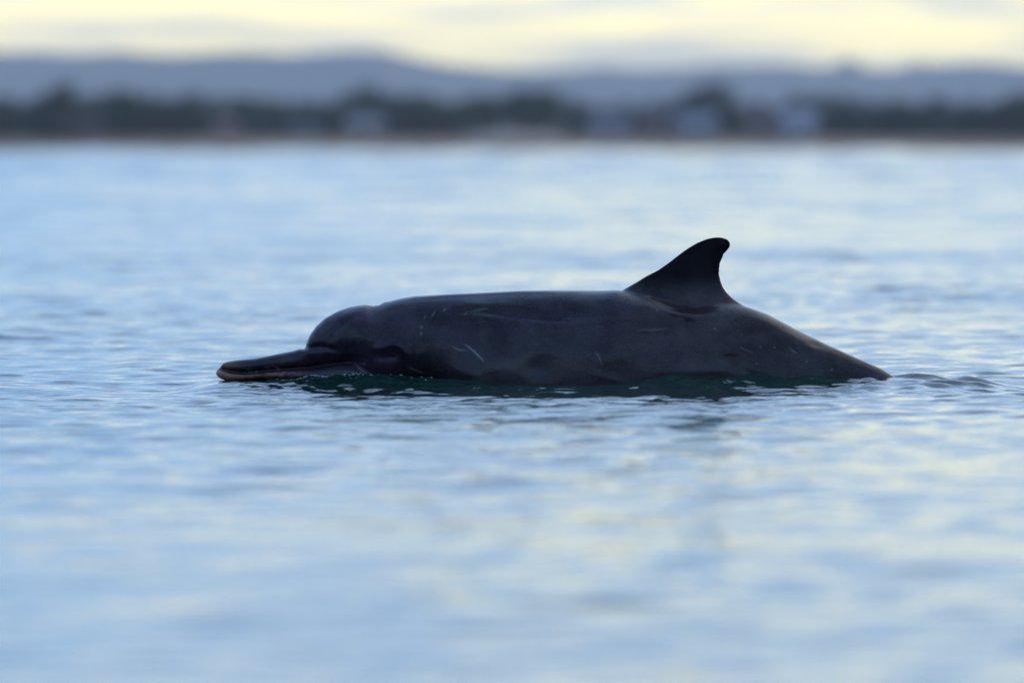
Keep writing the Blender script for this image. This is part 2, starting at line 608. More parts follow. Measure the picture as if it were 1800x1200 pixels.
# clumps on the far ridge
for ppx, top, lab in ((1490, 106, 'dark tree clump on the hazy ridge, the taller of the two clumps at right'),
                      (1612, 111, 'small dark tree clump on the hazy ridge, nearest the right end of the hills')):
    dist = HD - 20
    x = (ppx - 900) / FPX * dist
    zt = CAM_H + (HOR - top) / FPX * dist
    root = bpy.data.objects.new('tree', None)
    COL.objects.link(root)
    zb = CAM_H + (HOR - 136) / FPX * dist
    root.location = (x, dist - CAM_D, zb)
    s = (zt - zb) / 6.5
    root.scale = (s * 1.9, s * 1.9, s)
    tag(root, lab, 'tree')
    link('trunk', VAR[0][0], root)
    link('crown', crown_mesh(0, 0), root)

# ------------------------------------------------------------------ houses on the far shore
glass_m, _, gb = mat_new('window_glass')
gb.inputs['Base Color'].default_value = (0.02, 0.025, 0.03, 1)
gb.inputs['Roughness'].default_value = 0.08
wood_m = simple_mat('door_wood', (0.11, 0.07, 0.045), 0.2, 4)


def house(ppx, dist, w, h, dep, wall_c, roof_c, label, name='house', pitch=1.3, nwin=2):
    x = (ppx - 900) / FPX * dist
    z0 = ground_z(x, dist) - 0.1
    root = bpy.data.objects.new(name, None)
    COL.objects.link(root)
    root.location = (x, dist - CAM_D, z0)
    tag(root, label, name)
    wm = simple_mat('wall_paint', wall_c, 0.12, 1.5)
    rm = simple_mat('roof_sheet', roof_c, 0.2, 1.5, 0.6)
    # gabled wall body
    v, f = [], []
    hw, hd = w / 2, dep / 2
    for sx in (-hw, hw):
        v += [(sx, -hd, 0), (sx, hd, 0), (sx, hd, h), (sx, 0, h + pitch), (sx, -hd, h)]
    f = [(0, 1, 2, 3, 4), (9, 8, 7, 6, 5), (0, 4, 9, 5), (1, 6, 7, 2), (0, 5, 6, 1), (4, 3, 8, 9), (3, 2, 7, 8)]
    link('wall', new_mesh('wall', v, f, wm, False), root)
    # roof: two thick slopes with eaves
    ov, th = 0.35, 0.12
    k = pitch / hd
    yo, zo = hd + ov, h - ov * k
    prof = [(-yo, zo + .02), (0, h + pitch + .02), (yo, zo + .02), (yo, zo + .02 + th), (0, h + pitch + .02 + th), (-yo, zo + .02 + th)]
    v = [(sx, a, b) for sx in (-hw - ov, hw + ov) for a, b in prof]
    f = [(0, 1, 7, 6), (1, 2, 8, 7), (2, 3, 9, 8), (3, 4, 10, 9), (4, 5, 11, 10), (5, 0, 6, 11), (0, 5, 4, 1), (1, 4, 3, 2), (6, 7, 10, 11), (7, 8, 9, 10)]
    link('roof', new_mesh('roof', v, f, rm, False), root)
    link('door', box_mesh('door', (-.45, -hd - .05, 0.1), (.45, -hd - .003, 2.0), wood_m), root)
    wme = box_mesh('window', (-.5, -hd - .04, 1.0), (.5, -hd - .003, 1.9), glass_m)
    for i in range(nwin):
        xx = (-1 if i % 2 == 0 else 1) * (0.65 + (i // 2 + 1) * (w / 2 - 0.65) / (nwin // 2 + 1) + .15)
        link('window', wme, root, (xx, 0, 0))
    return root


house(148, 1519, 4.6, 2.0, 4.0, (0.13, 0.035, 0.03), (0.07, 0.04, 0.035), 'red-brown shed under the tallest dark tree, left on the far shore', 'shed', 0.9)
house(400, 1520, 3.0, 1.8, 3.0, (0.27, 0.15, 0.14), (0.2, 0.13, 0.12), 'small pinkish beach hut low between bushes, left of the pale cabin', 'hut', 0.7)
house(535, 1520, 3.6, 1.3, 3.2, (0.17, 0.18, 0.2), (0.13, 0.14, 0.17), 'low grey cabin among the bushes of the far shore', 'cabin', 0.6)
house(642, 1516, 4.2, 2.0, 4.0, (0.30, 0.25, 0.22), (0.2, 0.19, 0.2), 'pale beige beach house below the hill peak, left of the middle', 'house', 1.1)
house(1070, 1519, 5.0, 1.9, 4.0, (0.2, 0.215, 0.25), (0.16, 0.17, 0.2), 'low pale grey house just right of the sandy bank', 'house', 0.9)
house(1160, 1521, 5.4, 2.0, 4.0, (0.12, 0.08, 0.075), (0.1, 0.065, 0.06), 'dark brown house between the low grey house and the pale blue one', 'house', 0.9)
house(1225, 1517, 4.6, 2.1, 4.0, (0.25, 0.28, 0.33), (0.19, 0.21, 0.25), 'pale blue house in front of the domed dark tree', 'house', 1.3)
house(1340, 1521, 5.0, 2.2, 4.0, (0.16, 0.1, 0.09), (0.12, 0.07, 0.06), 'reddish brown house between the pale blue and the white house', 'house', 1.0)
house(1405, 1516, 4.4, 2.4, 4.0, (0.36, 0.38, 0.42), (0.27, 0.29, 0.33), 'white house, brightest building on the far shore, right of the brown house', 'house', 1.4)

# the sandy bank near the middle of the shore
bv = []
nx, ny = 40, 14
for j in range(ny):
    row = []
    for i in range(nx):
        u, v_ = i / (nx - 1) * 2 - 1, j / (ny - 1) * 2 - 1
        x = (905 - 900) / FPX * 1508 + u * 6.6
        y = 1512 + v_ * 7
        hh = max(0.0, (1 - u * u) ** 0.7 * (1 - v_ * v_) ** 0.8) * (1.15 + 0.25 * noise.noise((u * 3, v_ * 3, 1)))
        row.append((x, y - CAM_D, ground_z(x, y) - 0.15 + hh))
    bv.append(row)
sand_m = simple_mat('sand', (0.36, 0.27, 0.21), 0.15, 1.2, 0.95)
tag(link('sand_bank', grid_mesh('sand_bank', np.array(bv), sand_m)), kind='structure')

# ------------------------------------------------------------------ the dolphin
def curve(pts, x, sm=3.0):
    """piecewise curve through pts, lightly smoothed, sampled at x"""
    p = np.array(pts, float)
    g = np.arange(p[0, 0] - 40, p[-1, 0] + 40, 0.5)
    v = np.interp(g, p[:, 0], p[:, 1])
    if sm > 0:
        kx = np.arange(-int(sm * 6), int(sm * 6) + 1) * 0.5
        kk = np.exp(-0.5 * (kx / sm) ** 2)
        v = np.convolve(np.pad(v, len(kx) // 2, mode='edge'), kk / kk.sum(), 'valid')
    return np.interp(x, g, v)


TOP = [(387, 646), (389, 641), (394, 637), (401, 635), (418, 632.5), (449, 629.5), (482, 623), (515.5, 616.5), (526, 613), (533, 609), (538, 602),
       (544, 589), (555.5, 573), (571, 559), (593, 546.7), (615.5, 539), (630, 536.5), (644, 535.3), (651, 536.5), (660, 536.5), (669, 534.5), (682, 530), (704, 524.2),
       (729, 520.2), (760, 518.5), (789, 517), (844, 514.5), (911, 511), (967, 510), (1055, 510.5), (1084, 509.5), (1110, 513), (1150, 524), (1200, 533),
       (1250, 533), (1291, 534), (1317, 540), (1350, 552), (1400, 578.5), (1450, 603.5), (1500, 626), (1550, 648), (1569, 660), (1620, 690),
       (1680, 726), (1740, 752), (1790, 765), (1815, 770)]
MOUTH = [(380, 645), (388, 648), (404, 653), (427, 655.5), (455, 653), (484, 650), (515, 648), (549, 645.5), (571, 642), (600, 638), (622, 636), (640, 637)]
BOT = MOUTH[1:-2] + [(618, 638), (640, 665), (665, 712), (700, 752), (760, 782), (850, 803), (1000, 812), (1150, 803), (1300, 785), (1400, 772),
                     (1500, 762), (1600, 764), (1680, 774), (1740, 782), (1790, 784), (1815, 783)]
WID = [(386, 0), (388, 9), (394, 14), (404, 17), (430, 20), (480, 23), (525, 28), (545, 36), (565, 46), (600, 60), (650, 76), (700, 86), (760, 95), (850, 108),
       (950, 116), (1050, 118), (1150, 112), (1250, 98), (1350, 78), (1450, 56), (1550, 36), (1620, 26), (1720, 19), (1815, 12)]
JTOP = [(379, 655), (382, 648.5), (388, 647.5), (404, 651.5), (427, 654.5), (455, 652.5), (484, 649.5), (515, 647.5), (549, 645), (571, 641.5), (600, 637.5), (622, 635.5), (640, 640), (690, 660), (720, 690)]
JBOT = [(379, 656), (382, 661.5), (388, 665.5), (396, 669), (404, 670), (427, 669), (460, 667), (500, 667.5), (540, 672), (580, 680), (620, 694), (660, 712), (720, 745)]
JWID = [(378.5, 0), (380, 7), (384, 11), (390, 15), (404, 19), (430, 22), (480, 25), (533, 29), (570, 38), (620, 55), (660, 70), (700, 78), (720, 60)]


def loft(xs, T, B, W, n=2.25, seg=96, asym=0.0):
    """closed tube: rings of superellipses across x, capped at both ends; pixel units"""
    th = np.linspace(0, 2 * math.pi, seg, endpoint=False)
    c, s = np.cos(th), np.sin(th)
    cx = np.sign(c) * np.abs(c) ** (2 / n)
    sx = np.sign(s) * np.abs(s) ** (2 / n)
    zc, hz = (T + B) / 2, np.maximum((B - T) / 2, 0.3)
    V = np.zeros((len(xs), seg, 3))
    V[:, :, 0] = xs[:, None]
    V[:, :, 1] = np.maximum(W, 0.3)[:, None] * cx[None, :]
    V[:, :, 2] = zc[:, None] - hz[:, None] * sx[None, :]
    vs = V.reshape(-1, 3)
    r = len(xs)
    fs = []
    for i in range(r - 1):
        for k in range(seg):
            k2 = (k + 1) % seg
            fs.append((i * seg + k, i * seg + k2, (i + 1) * seg + k2, (i + 1) * seg + k))
    fs.append(tuple(range(seg))[::-1])
    fs.append(tuple(range((r - 1) * seg, r * seg)))
    return vs, fs


def plate(lead, trail, thick, rows=44, cols=26, flare=0.0):
    """a fin between a leading and a trailing edge (points (x, z) from root to tip), lens-shaped across; pixel units"""
    def res(p):
        p = np.array(p, float)
        L = np.r_[0, np.cumsum(np.hypot(*np.diff(p, axis=0).T))]
        t = np.linspace(0, 1, rows) * L[-1]
        return np.stack([np.interp(t, L, p[:, 0]), np.interp(t, L, p[:, 1])], 1)
    A, Bt = res(lead), res(trail)
    u = (1 - np.cos(np.linspace(0, math.pi, cols))) / 2
    air = 2.05 * (u ** 0.55) * (1 - u) ** 0.8
    tt = np.linspace(0, 1, rows)
    th = np.interp(tt, [0, .12, .3, .6, .9, 1], thick)
    V = []
    for i in range(rows):
        p = A[i][None] * (1 - u[:, None]) + Bt[i][None] * u[:, None]
        y = th[i] * air + 1.9
        up = np.stack([p[:, 0], y, p[:, 1]], 1)
        dn = np.stack([p[:, 0], -y, p[:, 1]], 1)[::-1]
        V.append(np.concatenate([up, dn]))
    V = np.array(V)
    n = V.shape[1]
    fs = []
    for i in range(rows - 1):
        for k in range(n):
            fs.append((i * n + k, i * n + (k + 1) % n, (i + 1) * n + (k + 1) % n, (i + 1) * n + k))
    fs.append(tuple(range(n))[::-1])
    fs.append(tuple(range((rows - 1) * n, rows * n)))
    return V.reshape(-1, 3), fs


def polydist(x, z, pts):
    """distance (pixels) to a polyline and the position along it, 0..1"""
    best = np.full(x.shape, 1e9)
    pos = np.zeros(x.shape)
    n = len(pts) - 1
    for i in range(n):
        ax, az = pts[i]
        bx, bz = pts[i + 1]
        dx, dz = bx - ax, bz - az
        t = np.clip(((x - ax) * dx + (z - az) * dz) / (dx * dx + dz * dz + 1e-9), 0, 1)
        d = np.hypot(x - ax - t * dx, z - az - t * dz)
        m = d < best
        best[m] = d[m]
        pos[m] = (i + t[m]) / n
    return best, pos


def build_dolphin():
    xb = np.unique(np.concatenate([np.arange(386.2, 400, 0.7), np.arange(400, 700, 2.0), np.arange(700, 1816, 5.0)]))
    Tb, Bb, Wb = curve(TOP, xb, 1.6), curve(BOT, xb, 2.0), curve(WID, xb, 3.0)
    k = xb < 402                                   # blunt rounded tip of the upper jaw
    Wb[k] = np.interp(xb[k], [p[0] for p in WID], [p[1] for p in WID])
    Tb[k] = np.interp(xb[k], [p[0] for p in TOP], [p[1] for p in TOP])
    pieces = [loft(xb, Tb, Bb, Wb)]
    xj = np.unique(np.concatenate([np.arange(378.8, 400, 0.7), np.arange(400, 721, 2.5)]))
    Tj, Bj, Wj = (np.interp(xj, *np.array(q).T) for q in (JTOP, JBOT, JWID))
    kk = xj > 410
    for arr, q in ((Tj, JTOP), (Bj, JBOT), (Wj, JWID)):
        arr[kk] = curve(q, xj[kk], 4.0)
    pieces.append(loft(xj, Tj, Bj, Wj, 2.3, 64))
    lead = [(1062, 545), (1080, 525), (1100, 505.5), (1116.7, 495.8), (1133, 485.8), (1156.7, 474.5), (1175, 462), (1191.7, 449), (1208, 437), (1225, 427), (1241.7, 420), (1257, 417), (1268, 417), (1276, 420)]
    trail = [(1330, 570), (1312, 540), (1291.7, 524), (1280, 513.5), (1271.7, 502), (1266.7, 490), (1265, 480), (1265.6, 466.7), (1268, 456.7), (1273.5, 445), (1281, 437), (1284.5, 431.5), (1283.5, 426.5), (1280, 422)]
    pieces.append(plate(lead, trail, [75, 52, 22, 9, 4.5, 1.0]))
    me = bpy.data.meshes.new('raw')
    vs, fs = [], []
    for v, f in pieces:
        o = len(vs)
        w = np.stack([(v[:, 0] - 900) * S, v[:, 1] * S, (WL - v[:, 2]) * S], 1)
        vs.extend(map(tuple, w))
        fs.extend([tuple(i + o for i in q) for q in f])
    # flippers and flukes, under water
    for sgn in (-1, 1):
        for base, tip, wd in (((Vector((-0.2, sgn * .14, -.13))), Vector((0.03, sgn * .36, -.30)), .075), (Vector((1.42, sgn * .0, -.17)), Vector((1.55, sgn * .27, -.2)), .085)):
            o = len(vs)
            nrow, ns = 12, 12
            for i in range(nrow):
                t = i / (nrow - 1)
                p = base.lerp(tip, t)
                cw = wd * (1 - t ** 1.8) + .006
                for q in range(ns):
                    a = 2 * math.pi * q / ns
                    vs.append((p.x + cw * math.cos(a), p.y, p.z + (.016 * (1 - t) + .005) * math.sin(a)))
            for i in range(nrow - 1):
                for q in range(ns):
                    f = (o + i * ns + q, o + i * ns + (q + 1) % ns, o + (i + 1) * ns + (q + 1) % ns, o + (i + 1) * ns + q)
                    fs.append(f)
            fs.append(tuple(o + q for q in range(ns))[::-1])
            fs.append(tuple(o + (nrow - 1) * ns + q for q in range(ns)))
    me.from_pydata(vs, [], fs)
    me.update()
    bm = bmesh.new()
    bm.from_mesh(me)
    bmesh.ops.recalc_face_normals(bm, faces=bm.faces)
    bm.to_mesh(me)
    bm.free()
    tmp = bpy.data.objects.new('tmp', me)
    COL.objects.link(tmp)
    md = tmp.modifiers.new('r', 'REMESH')
    md.mode = 'VOXEL'
    md.voxel_size = 0.0032
    md.use_smooth_shade = True
    dg = bpy.context.evaluated_depsgraph_get()
    body = bpy.data.meshes.new_from_object(tmp.evaluated_get(dg))
    body.name = 'dolphin'
    bpy.data.objects.remove(tmp)
    n = len(body.vertices)
    co = np.zeros(n * 3, np.float32)
    body.vertices.foreach_get('co', co)
    co = co.reshape(-1, 3).astype(float)
    ed = np.zeros(len(body.edges) * 2, np.int32)
    body.edges.foreach_get('vertices', ed)
    ed = ed.reshape(-1, 2)
    deg = np.bincount(ed.ravel(), minlength=n)[:, None].astype(float)

    def lap(a):
        s = np.zeros_like(a)
        for c in range(a.shape[1]):
            s[:, c] = np.bincount(ed[:, 0], a[ed[:, 1], c], n) + np.bincount(ed[:, 1], a[ed[:, 0], c], n)
        return s / deg - a

    for it in range(9):
        co += 0.55 * lap(co)
        co -= 0.56 * lap(co)
    for it in range(2):
        co += 0.5 * lap(co)
    # blend the fin into the back
    X0, Z0 = co[:, 0] / S + 900, WL - co[:, 2] / S
    wf = (sstep(1085, 1125, X0) * sstep(1345, 1300, X0) * np.exp(-((Z0 - 514) / 26) ** 2) * (np.abs(co[:, 1]) < 0.13))[:, None]
    for it in range(190):
        co += 0.6 * wf * np.array([[0.15, 1.0, 0.6]]) * lap(co)
    body.vertices.foreach_set('co', co.astype(np.float32).ravel())
    body.update()
    no = np.zeros(n * 3, np.float32)
    body.vertex_normals.foreach_get('vector', no)
    no = no.reshape(-1, 3).astype(float)
    x, z = co[:, 0] / S + 900, WL - co[:, 2] / S
    side = np.clip(np.abs(no[:, 1]) * 1.6, 0, 1)
    disp = np.zeros(n)

    def groove(pts, width, depth, taper=True, use_side=True, soft=1.0):
        d, t = polydist(x, z, pts)
        g = np.exp(-(d / width) ** 2)
        if taper:
            g *= sstep(0, 0.3, np.minimum(t, 1 - t))
        disp[:] -= depth * 1e-3 * g * (side if use_side else 1)

    def blob(cx_, cz_, rx, rz, hgt, rot=0.0):
        c_, s_ = math.cos(rot), math.sin(rot)
        u, v = (x - cx_) * c_ + (z - cz_) * s_, -(x - cx_) * s_ + (z - cz_) * c_
        disp[:] += hgt * 1e-3 * np.exp(-(u / rx) ** 2 - (v / rz) ** 2) * side

    # head
    groove([(533, 609), (545, 611), (560, 611.5), (575, 611), (588, 615)], 5.0, 6.5, False, False)
    blob(558, 607, 14, 5, -6)
    groove([(648, 548), (615, 562), (596, 577), (583, 592), (572, 606)], 5.5, 2.6)
    groove([(640, 541), (606, 555), (585, 572), (572, 590)], 7, -1.6)
    blob(650, 578, 40, 22, 5, 0.3)
    blob(640, 596, 34, 11, 2)
    groove([(580, 618), (610, 622), (640, 625), (665, 624)], 7.0, -2.0)
    groove([(590, 628), (620, 628), (650, 633)], 5, 5.0)
    blob(668, 626, 28, 9, -6, 0.1)
    disp[:] -= 0.052 * np.clip((z - 600) / 90, 0, 1.3) ** 1.7 * sstep(590, 670, x) * sstep(850, 705, x) * side
    groove([(640, 612), (660, 612), (674, 610), (686, 605), (698, 605), (708, 611), (715, 622), (718, 632)], 5.5, -6.0)
    blob(692, 622, 12, 7, -4)
    groove([(729, 578), (731, 600), (730, 622), (728, 640)], 3.0, 1.2)
    groove([(388, 648), (404, 652.5), (427, 655), (455, 652.7), (484, 649.7), (515, 647.7), (549, 645.2), (571, 641.8), (600, 637.8), (622, 636), (636, 639)], 2.6, 4.0, False)
    groove([(470, 640), (500, 634), (535, 628), (570, 624)], 7, 1.8)
    blob(612, 648, 30, 7, 3.0, -0.1)
    # back and flank
    groove([(690, 531), (730, 523.5), (789, 519.5), (844, 517), (911, 513.5), (967, 512.6), (1055, 513.2)], 2.4, -1.4, True, False)
    groove([(775, 547), (800, 545), (830, 545.5), (870, 548), (900, 551), (940, 556), (970, 559), (1020, 560), (1065, 561)], 7, 5.0)
    groove([(790, 537), (880, 537), (960, 545), (1050, 549)], 9, -2.2)
    blob(1010, 549, 65, 10, -5.0, 0.06)
    groove([(1120, 512), (1145, 519), (1165, 525), (1190, 533), (1212, 537), (1238, 538)], 6, 3.0)
    groove([(1105, 520), (1140, 535), (1180, 552), (1230, 568), (1280, 580)], 16, -4.0)
    groove([(1290, 545), (1350, 570), (1420, 606), (1500, 640)], 13, -3.0)
    groove([(1290, 575), (1350, 596), (1420, 626)], 14, 2.6)
    groove([(1118, 579), (1140, 579), (1172, 575.5)], 2.2, -1.6)
    groove([(1116, 584), (1145, 585), (1180, 584)], 5, 2.2)
    blob(945, 645, 26, 20, -4)
    blob(880, 642, 45, 24, 4.5)
    blob(1205, 622, 32, 16, -4.5)
    blob(1235, 648, 55, 12, 3.5)
    blob(1080, 618, 70, 26, 3.0)
    blob(785, 622, 45, 26, -3.0)
    blob(1330, 625, 60, 18, -3)
    for j in range(46):
        cx_, cz_ = rng.uniform(700, 1480), rng.uniform(545, 665)
        blob(cx_, cz_, rng.uniform(14, 40), rng.uniform(6, 16), rng.normal(0, 1.5), rng.uniform(-.2, .5))
    disp *= (1.1 + 0.4 * sstep(700, 800, x))
    # blowhole: a crescent dent on top of the head
    bh = np.exp(-((x - 661) / 6.5) ** 2 - ((co[:, 1]) / (S * 11)) ** 2) * (no[:, 2] > 0.2)
    disp -= 0.007 * bh
    rim = np.exp(-((x - 674) / 6) ** 2 - ((co[:, 1]) / (S * 16)) ** 2) * (no[:, 2] > 0.2)
    disp += 0.002 * rim
    # nicks along the trailing edge of the fin
    for zz, dp in ((447, 1.3), (462.5, 1.5), (466, .8), (472, 1.2), (480, 1.8), (485, .8)):
        disp -= dp * S * np.exp(-((z - zz) / 1.4) ** 2) * (x > 1255) * (x < 1290) * (no[:, 0] > 0.2) * 1.0
    co += no * disp[:, None]
    for it in range(1):
        co += 0.3 * lap(co)
    body.vertices.foreach_set('co', co.astype(np.float32).ravel())
    # ------- markings: pale scars and folds, dark wounds, painted highlights and shade, warm beak tip
    pale, dark, warm = np.zeros(n), np.zeros(n), np.zeros(n)
    near = no[:, 1] < 0.3

    def mark(arr, pts, w, a, only_near=True):
        d, t = polydist(x, z, pts)
        arr[:] = np.maximum(arr, a * (0.3 + 0.7 * np.sin(math.pi * np.clip(t, 0, 1)) ** 0.8) * np.exp(-(d / w) ** 2) * (near if only_near else 1))

    mark(pale, [(818, 603), (832, 614), (843, 625), (851, 633)], 1.5, .85)
    mark(pale, [(796, 607), (805, 612), (820, 614.5)], 1.3, .5)
    mark(pale, [(741, 572), (742, 577)], 2.0, .4)
    mark(pale, [(740, 582), (741, 588)], 1.8, .4)
    mark(pale, [(765, 546), (759, 556)], 2.0, .25)
    mark(pale, [(748, 552), (746, 560)], 1.2, .25)
    mark(pale, [(779, 545), (784, 541)], 1.4, .5)
    mark(pale, [(823, 546), (845, 543), (858, 541)], 1.1, .22)
    mark(pale, [(822, 546), (816, 553)], 1.3, .25)
    mark(pale, [(717, 644), (742, 654)], 1.2, .4)
    mark(pale, [(1046, 616), (1052, 625), (1058, 640)], 1.3, .35)
    mark(pale, [(990, 556), (1018, 556)], 1.2, .12)
    mark(pale, [(1120, 579), (1145, 579), (1172, 575)], 1.4, .2)  # paler line along the raised fold
    mark(pale, [(1385, 608), (1400, 620)], 1.2, .35)
    mark(pale, [(1300, 609), (1322, 618)], 1.0, .25)
    for p in ((1335, 607.5), (1360, 608), (1328, 637.5), (1460, 648.5), (1153, 546), (1303, 585), (1254, 577), (1416, 634)):
        mark(pale, [p, (p[0] + 2, p[1] + .5)], 1.1, .6)
    for q in ([(1280, 564), (1289, 569)], [(1302, 583), (1310, 587)], [(1385, 607), (1391, 613)],
              [(1420, 612), (1421, 619)], [(1046, 613), (1062, 618), (1075, 621)], [(1030, 627), (1042, 634)], [(1086, 629), (1100, 636)], [(1064, 529), (1072, 526)],
              [(1098, 528), (1104, 526)], [(800, 650), (830, 653)], [(850, 656), (880, 651)], [(876, 596), (905, 604)], [(1128, 513), (1165, 527), (1190, 535), (1212, 538)]):  # last line paints crease shade along the fin-base furrow
        mark(dark, q, 1.25, .5)
    for q in ([(1176, 554), (1186, 557), (1196, 559)], [(1192, 557), (1204, 561), (1216, 565)], [(1205, 559), (1222, 565)], [(1198, 562), (1220, 567.5)]):
        mark(dark, q, 1.4, .85)
    mark(warm, [(1192, 559), (1216, 566)], 1.0, .12)
    for p in ((886, 538), (907, 539)):
        mark(dark, [p, (p[0] + 1, p[1])], 1.3, .5)
    # many fine healed scratches
    r2 = random.Random(3)
    for i in range(60):
        cx_, cz_ = r2.uniform(740, 1480), r2.uniform(555, 660)
        a, L = r2.uniform(-.3, .9), r2.uniform(4, 22)
        mark(pale if i % 3 else dark, [(cx_, cz_), (cx_ + L * math.cos(a), cz_ + L * math.sin(a))], 0.9, r2.uniform(.02, .09))
    # scuffed white flecks along the lips
    for p, a in (((435, 650), .6), ((466, 644), .3), ((472, 644), .3), ((484, 645), .7), ((488, 647), .6), ((450, 654), .4), ((500, 653), .35), ((507, 656), .35), ((516, 654), .35), ((492, 658), .3), ((527, 656), .25)):
        mark(pale, [p, (p[0] + 3, p[1] + r2.uniform(-1, 1))], 1.6, a)
    for i in range(40):
        p = (r2.uniform(410, 560), r2.uniform(634, 662))
        mark(pale, [p, (p[0] + r2.uniform(1, 4), p[1] + r2.uniform(-1, 1))], 1.0, r2.uniform(.05, .25))
    lowlip = sstep(0, 4, z - np.interp(x, *np.array(MOUTH).T))
    warm = np.maximum(warm, np.exp(-((x - 380) / 14) ** 2) * lowlip)
    warm = np.maximum(warm, .55 * np.exp(-((x - 388) / 60) ** 2) * lowlip)
    warm = np.maximum(warm, .28 * np.exp(-((x - 398) / 22) ** 2 - ((z - 640) / 9) ** 2))
    lipn = np.array([noise.noise((a * .09, b * .2, 2.0)) for a, b in zip(x[(x < 560)], z[(x < 560)])])
    ws = np.zeros(n)
    ws[x < 560] = np.clip(.22 + .5 * lipn, 0, .5)
    warm = np.maximum(warm, ws * lowlip * sstep(560, 480, x))
    pale = np.maximum(pale, .10 * lowlip * np.exp(-((x - 612) / 45) ** 2) * (z < 668))  # highlight on the jaw's cheek bulge, painted as paler skin
    pale = np.maximum(pale, .13 * np.exp(-((x - 880) / 50) ** 2 - ((z - 645) / 24) ** 2))  # flank highlight painted into the skin colour
    pale = np.maximum(pale, .07 * np.exp(-((x - 1225) / 60) ** 2 - ((z - 652) / 14) ** 2))
    # fin and blowhole dent: deep shade painted into the skin colour
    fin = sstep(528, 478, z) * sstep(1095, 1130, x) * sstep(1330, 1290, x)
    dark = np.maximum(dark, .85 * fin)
    dark = np.maximum(dark, bh * 1.0)
    dark = np.clip(dark, 0, 1)
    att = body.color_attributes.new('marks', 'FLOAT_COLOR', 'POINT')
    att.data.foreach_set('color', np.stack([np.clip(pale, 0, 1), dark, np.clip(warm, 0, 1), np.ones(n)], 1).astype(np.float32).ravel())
    body.update()
    body.polygons.foreach_set('use_smooth', np.ones(len(body.polygons), dtype=bool))
    # ------- skin
    m, nt, b = mat_new('dolphin_skin')
    L = nt.links.new
    tcn = nt.nodes.new('ShaderNodeTexCoord')
    at_ = nt.nodes.new('ShaderNodeVertexColor')
    at_.layer_name = 'marks'
    sp = nt.nodes.new('ShaderNodeSeparateColor')
    L(at_.outputs['Color'], sp.inputs[0])

    def nz(scale, det, rough=.6):
        q = nt.nodes.new('ShaderNodeTexNoise')
        q.inputs['Scale'].default_value = scale
        q.inputs['Detail'].default_value = det
        q.inputs['Roughness'].default_value = rough
        L(tcn.outputs['Object'], q.inputs['Vector'])
        return q.outputs['Fac']

    def mixc(f, a, c):
        q = nt.nodes.new('ShaderNodeMix')
        q.data_type = 'RGBA'
        if isinstance(f, float):
            q.inputs[0].default_value = f
        else:
            L(f, q.inputs[0])
        for i, v in ((6, a), (7, c)):
            if isinstance(v, tuple):
                q.inputs[i].default_value = v + (1,)
            else:
                L(v, q.inputs[i])
        return q.outputs[2]

    def ramp(v, a, c):
        q = nt.nodes.new('ShaderNodeMapRange')
        q.interpolation_type = 'SMOOTHSTEP'
        L(v, q.inputs['Value'])
        q.inputs['From Min'].default_value = a
        q.inputs['From Max'].default_value = c
        return q.outputs[0]
    c = mixc(ramp(nz(5.5, 6), .38, .62), (0.0065, 0.0030, 0.0048), (0.026, 0.0140, 0.030))
    c = mixc(ramp(nz(2.2, 3), .4, .7), c, (0.017, 0.0100, 0.0125))
    c = mixc(ramp(nz(420, 2, .8), .52, .8), c, (0.07, 0.066, 0.085))
    c = mixc(sp.outputs[0], c, (0.26, 0.26, 0.26))
    c = mixc(sp.outputs[2], c, (0.42, 0.21, 0.12))
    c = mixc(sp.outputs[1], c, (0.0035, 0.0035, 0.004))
    L(c, b.inputs['Base Color'])
    b.inputs['Roughness'].default_value = 0.42
    rr = nt.nodes.new('ShaderNodeMapRange')
    L(nz(12, 4), rr.inputs['Value'])
    rr.inputs['To Min'].default_value = 0.28
    rr.inputs['To Max'].default_value = 0.5
    L(rr.outputs[0], b.inputs['Roughness'])
    b.inputs['IOR'].default_value = 1.40
    coat_lvl = nt.nodes.new('ShaderNodeMapRange')     # wet coat on the body, dropped where dark is painted, blackening the fin
    L(sp.outputs[1], coat_lvl.inputs['Value'])
    coat_lvl.inputs['To Min'].default_value = 0.7
    coat_lvl.inputs['To Max'].default_value = 0.0
    L(coat_lvl.outputs[0], b.inputs['Coat Weight'])
    spec_lvl = nt.nodes.new('ShaderNodeMapRange')
    L(sp.outputs[1], spec_lvl.inputs['Value'])
    spec_lvl.inputs['To Min'].default_value = 0.36
    spec_lvl.inputs['To Max'].default_value = 0.0
    # patchy wetness and the pebbled grain of the hide
    wet = nt.nodes.new('ShaderNodeMath')
    wet.operation = 'MULTIPLY_ADD'
    L(ramp(nz(8, 6, .65), .36, .66), wet.inputs[0])
    wet.inputs[1].default_value = 0.75
    gr = nt.nodes.new('ShaderNodeMath')
    gr.operation = 'MULTIPLY'
    L(ramp(nz(330, 2, .8), .35, .7), gr.inputs[0])
    gr.inputs[1].default_value = 0.55
    L(gr.outputs[0], wet.inputs[2])
    lvl = nt.nodes.new('ShaderNodeMath')
    lvl.operation = 'MULTIPLY'
    L(wet.outputs[0], lvl.inputs[0])
    L(spec_lvl.outputs[0], lvl.inputs[1])
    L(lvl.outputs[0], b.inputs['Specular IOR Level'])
    b.inputs['Coat Roughness'].default_value = 0.12
    b.inputs['Coat IOR'].default_value = 1.33
    bp = nt.nodes.new('ShaderNodeBump')
    bp.inputs['Strength'].default_value = 0.35
    bp.inputs['Distance'].default_value = 0.001
    L(nz(160, 4, .7), bp.inputs['Height'])
    bp2 = nt.nodes.new('ShaderNodeBump')
    bp2.inputs['Strength'].default_value = 0.5
    bp2.inputs['Distance'].default_value = 0.006
    L(nz(14, 4, .55), bp2.inputs['Height'])
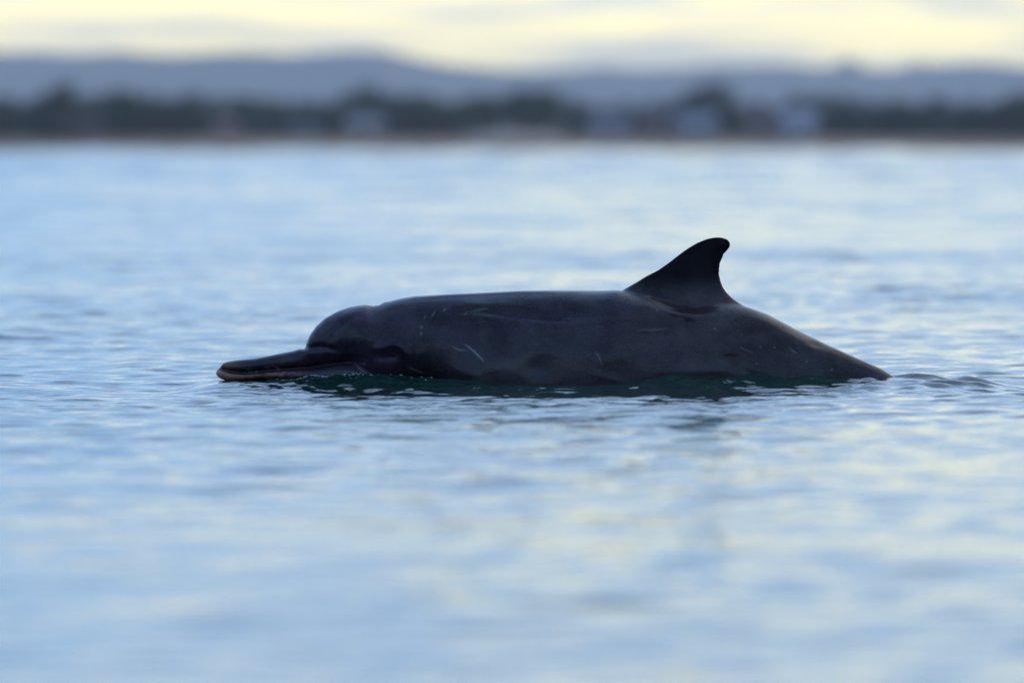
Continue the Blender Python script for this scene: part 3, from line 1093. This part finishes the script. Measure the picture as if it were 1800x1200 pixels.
    L(bp2.outputs[0], bp.inputs['Normal'])
    L(bp.outputs[0], b.inputs['Normal'])
    body.materials.clear()
    body.materials.append(m)
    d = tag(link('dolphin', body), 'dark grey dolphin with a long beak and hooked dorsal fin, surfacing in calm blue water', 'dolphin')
    # ------- eyes, one on each side, under the lid fold
    em, _, eb = mat_new('eye')
    eb.inputs['Base Color'].default_value = (0.01, 0.008, 0.008, 1)
    eb.inputs['Roughness'].default_value = 0.55
    eb.inputs['Specular IOR Level'].default_value = 0.2
    ev, ef = [], []
    bm = bmesh.new()
    bmesh.ops.create_uvsphere(bm, u_segments=18, v_segments=12, radius=0.0085)
    eme = bpy.data.meshes.new('eye')
    bm.to_mesh(eme)
    bm.free()
    eme.materials.append(em)
    eme.polygons.foreach_set('use_smooth', [True] * len(eme.polygons))
    ex, ez = 694.0, 621.0
    sel = (np.abs(x - ex) < 6) & (np.abs(z - ez) < 6)
    yy = float(np.abs(co[sel, 1]).mean())
    for sg in (-1, 1):
        link('eye', eme, d, ((ex - 900) * S, sg * (yy - 0.0072), (WL - ez) * S))
    # ------- blowhole: a dark crescent lip across the top of the head
    bvx, bfx = [], []
    sel = (np.abs(x - 661) < 5) & (np.abs(co[:, 1]) < 0.012) & (no[:, 2] > .3)
    zt = float(co[sel, 2].mean())
    bpts = []
    for i in range(13):
        t = i / 12 * 2 - 1
        bpts.append(((661 - 900) * S + 0.006 * t * t, 0.016 * t, zt - 0.0005 - 0.002 * t * t))
    v, f = tube(bpts, [0.0012 + 0.0032 * math.sqrt(max(0, 1 - (i / 6 - 1) ** 2)) for i in range(13)], 8)
    bm_ = simple_mat('blowhole_skin', (0.004, 0.004, 0.005), .2, 40, .9)
    bm_.node_tree.nodes['Principled BSDF'].inputs['Specular IOR Level'].default_value = 0.05
    link('blowhole', new_mesh('blowhole', v, f, bm_), d)
    return d


build_dolphin()

# ------------------------------------------------------------------ foam and drops thrown up along the beak
def build_foam():
    r = random.Random(5)
    bm = bmesh.new()
    for i in range(175):
        p = r.gauss(565, 55) if i < 168 else r.uniform(690, 760)
        if not 470 < p < 830:
            continue
        fl = float(np.interp(p, [380, 533, 640, 760, 950], [0.02, 0.045, 0.11, 0.15, 0.185]))
        x, y = (p - 900) * S, -fl - abs(r.gauss(0, 0.035)) - 0.004
        q = bmesh.ops.create_icosphere(bm, subdivisions=1, radius=r.uniform(0.0007, 0.0021) * (1.5 if r.random() < .1 else 1))
        z = water_height(x, y)
        sx = r.uniform(1, 2.6)
        for v in q['verts']:
            v.co = Vector((v.co.x * sx + x, v.co.y + y, v.co.z * .6 + z + .0004))
    me = bpy.data.meshes.new('foam')
    bm.to_mesh(me)
    bm.free()
    m, nt, b = mat_new('foam')
    b.inputs['Base Color'].default_value = (0.36, 0.42, 0.42, 1)
    b.inputs['Roughness'].default_value = 0.25
    me.materials.append(m)
    tag(link('foam', me), kind='stuff')


build_foam()
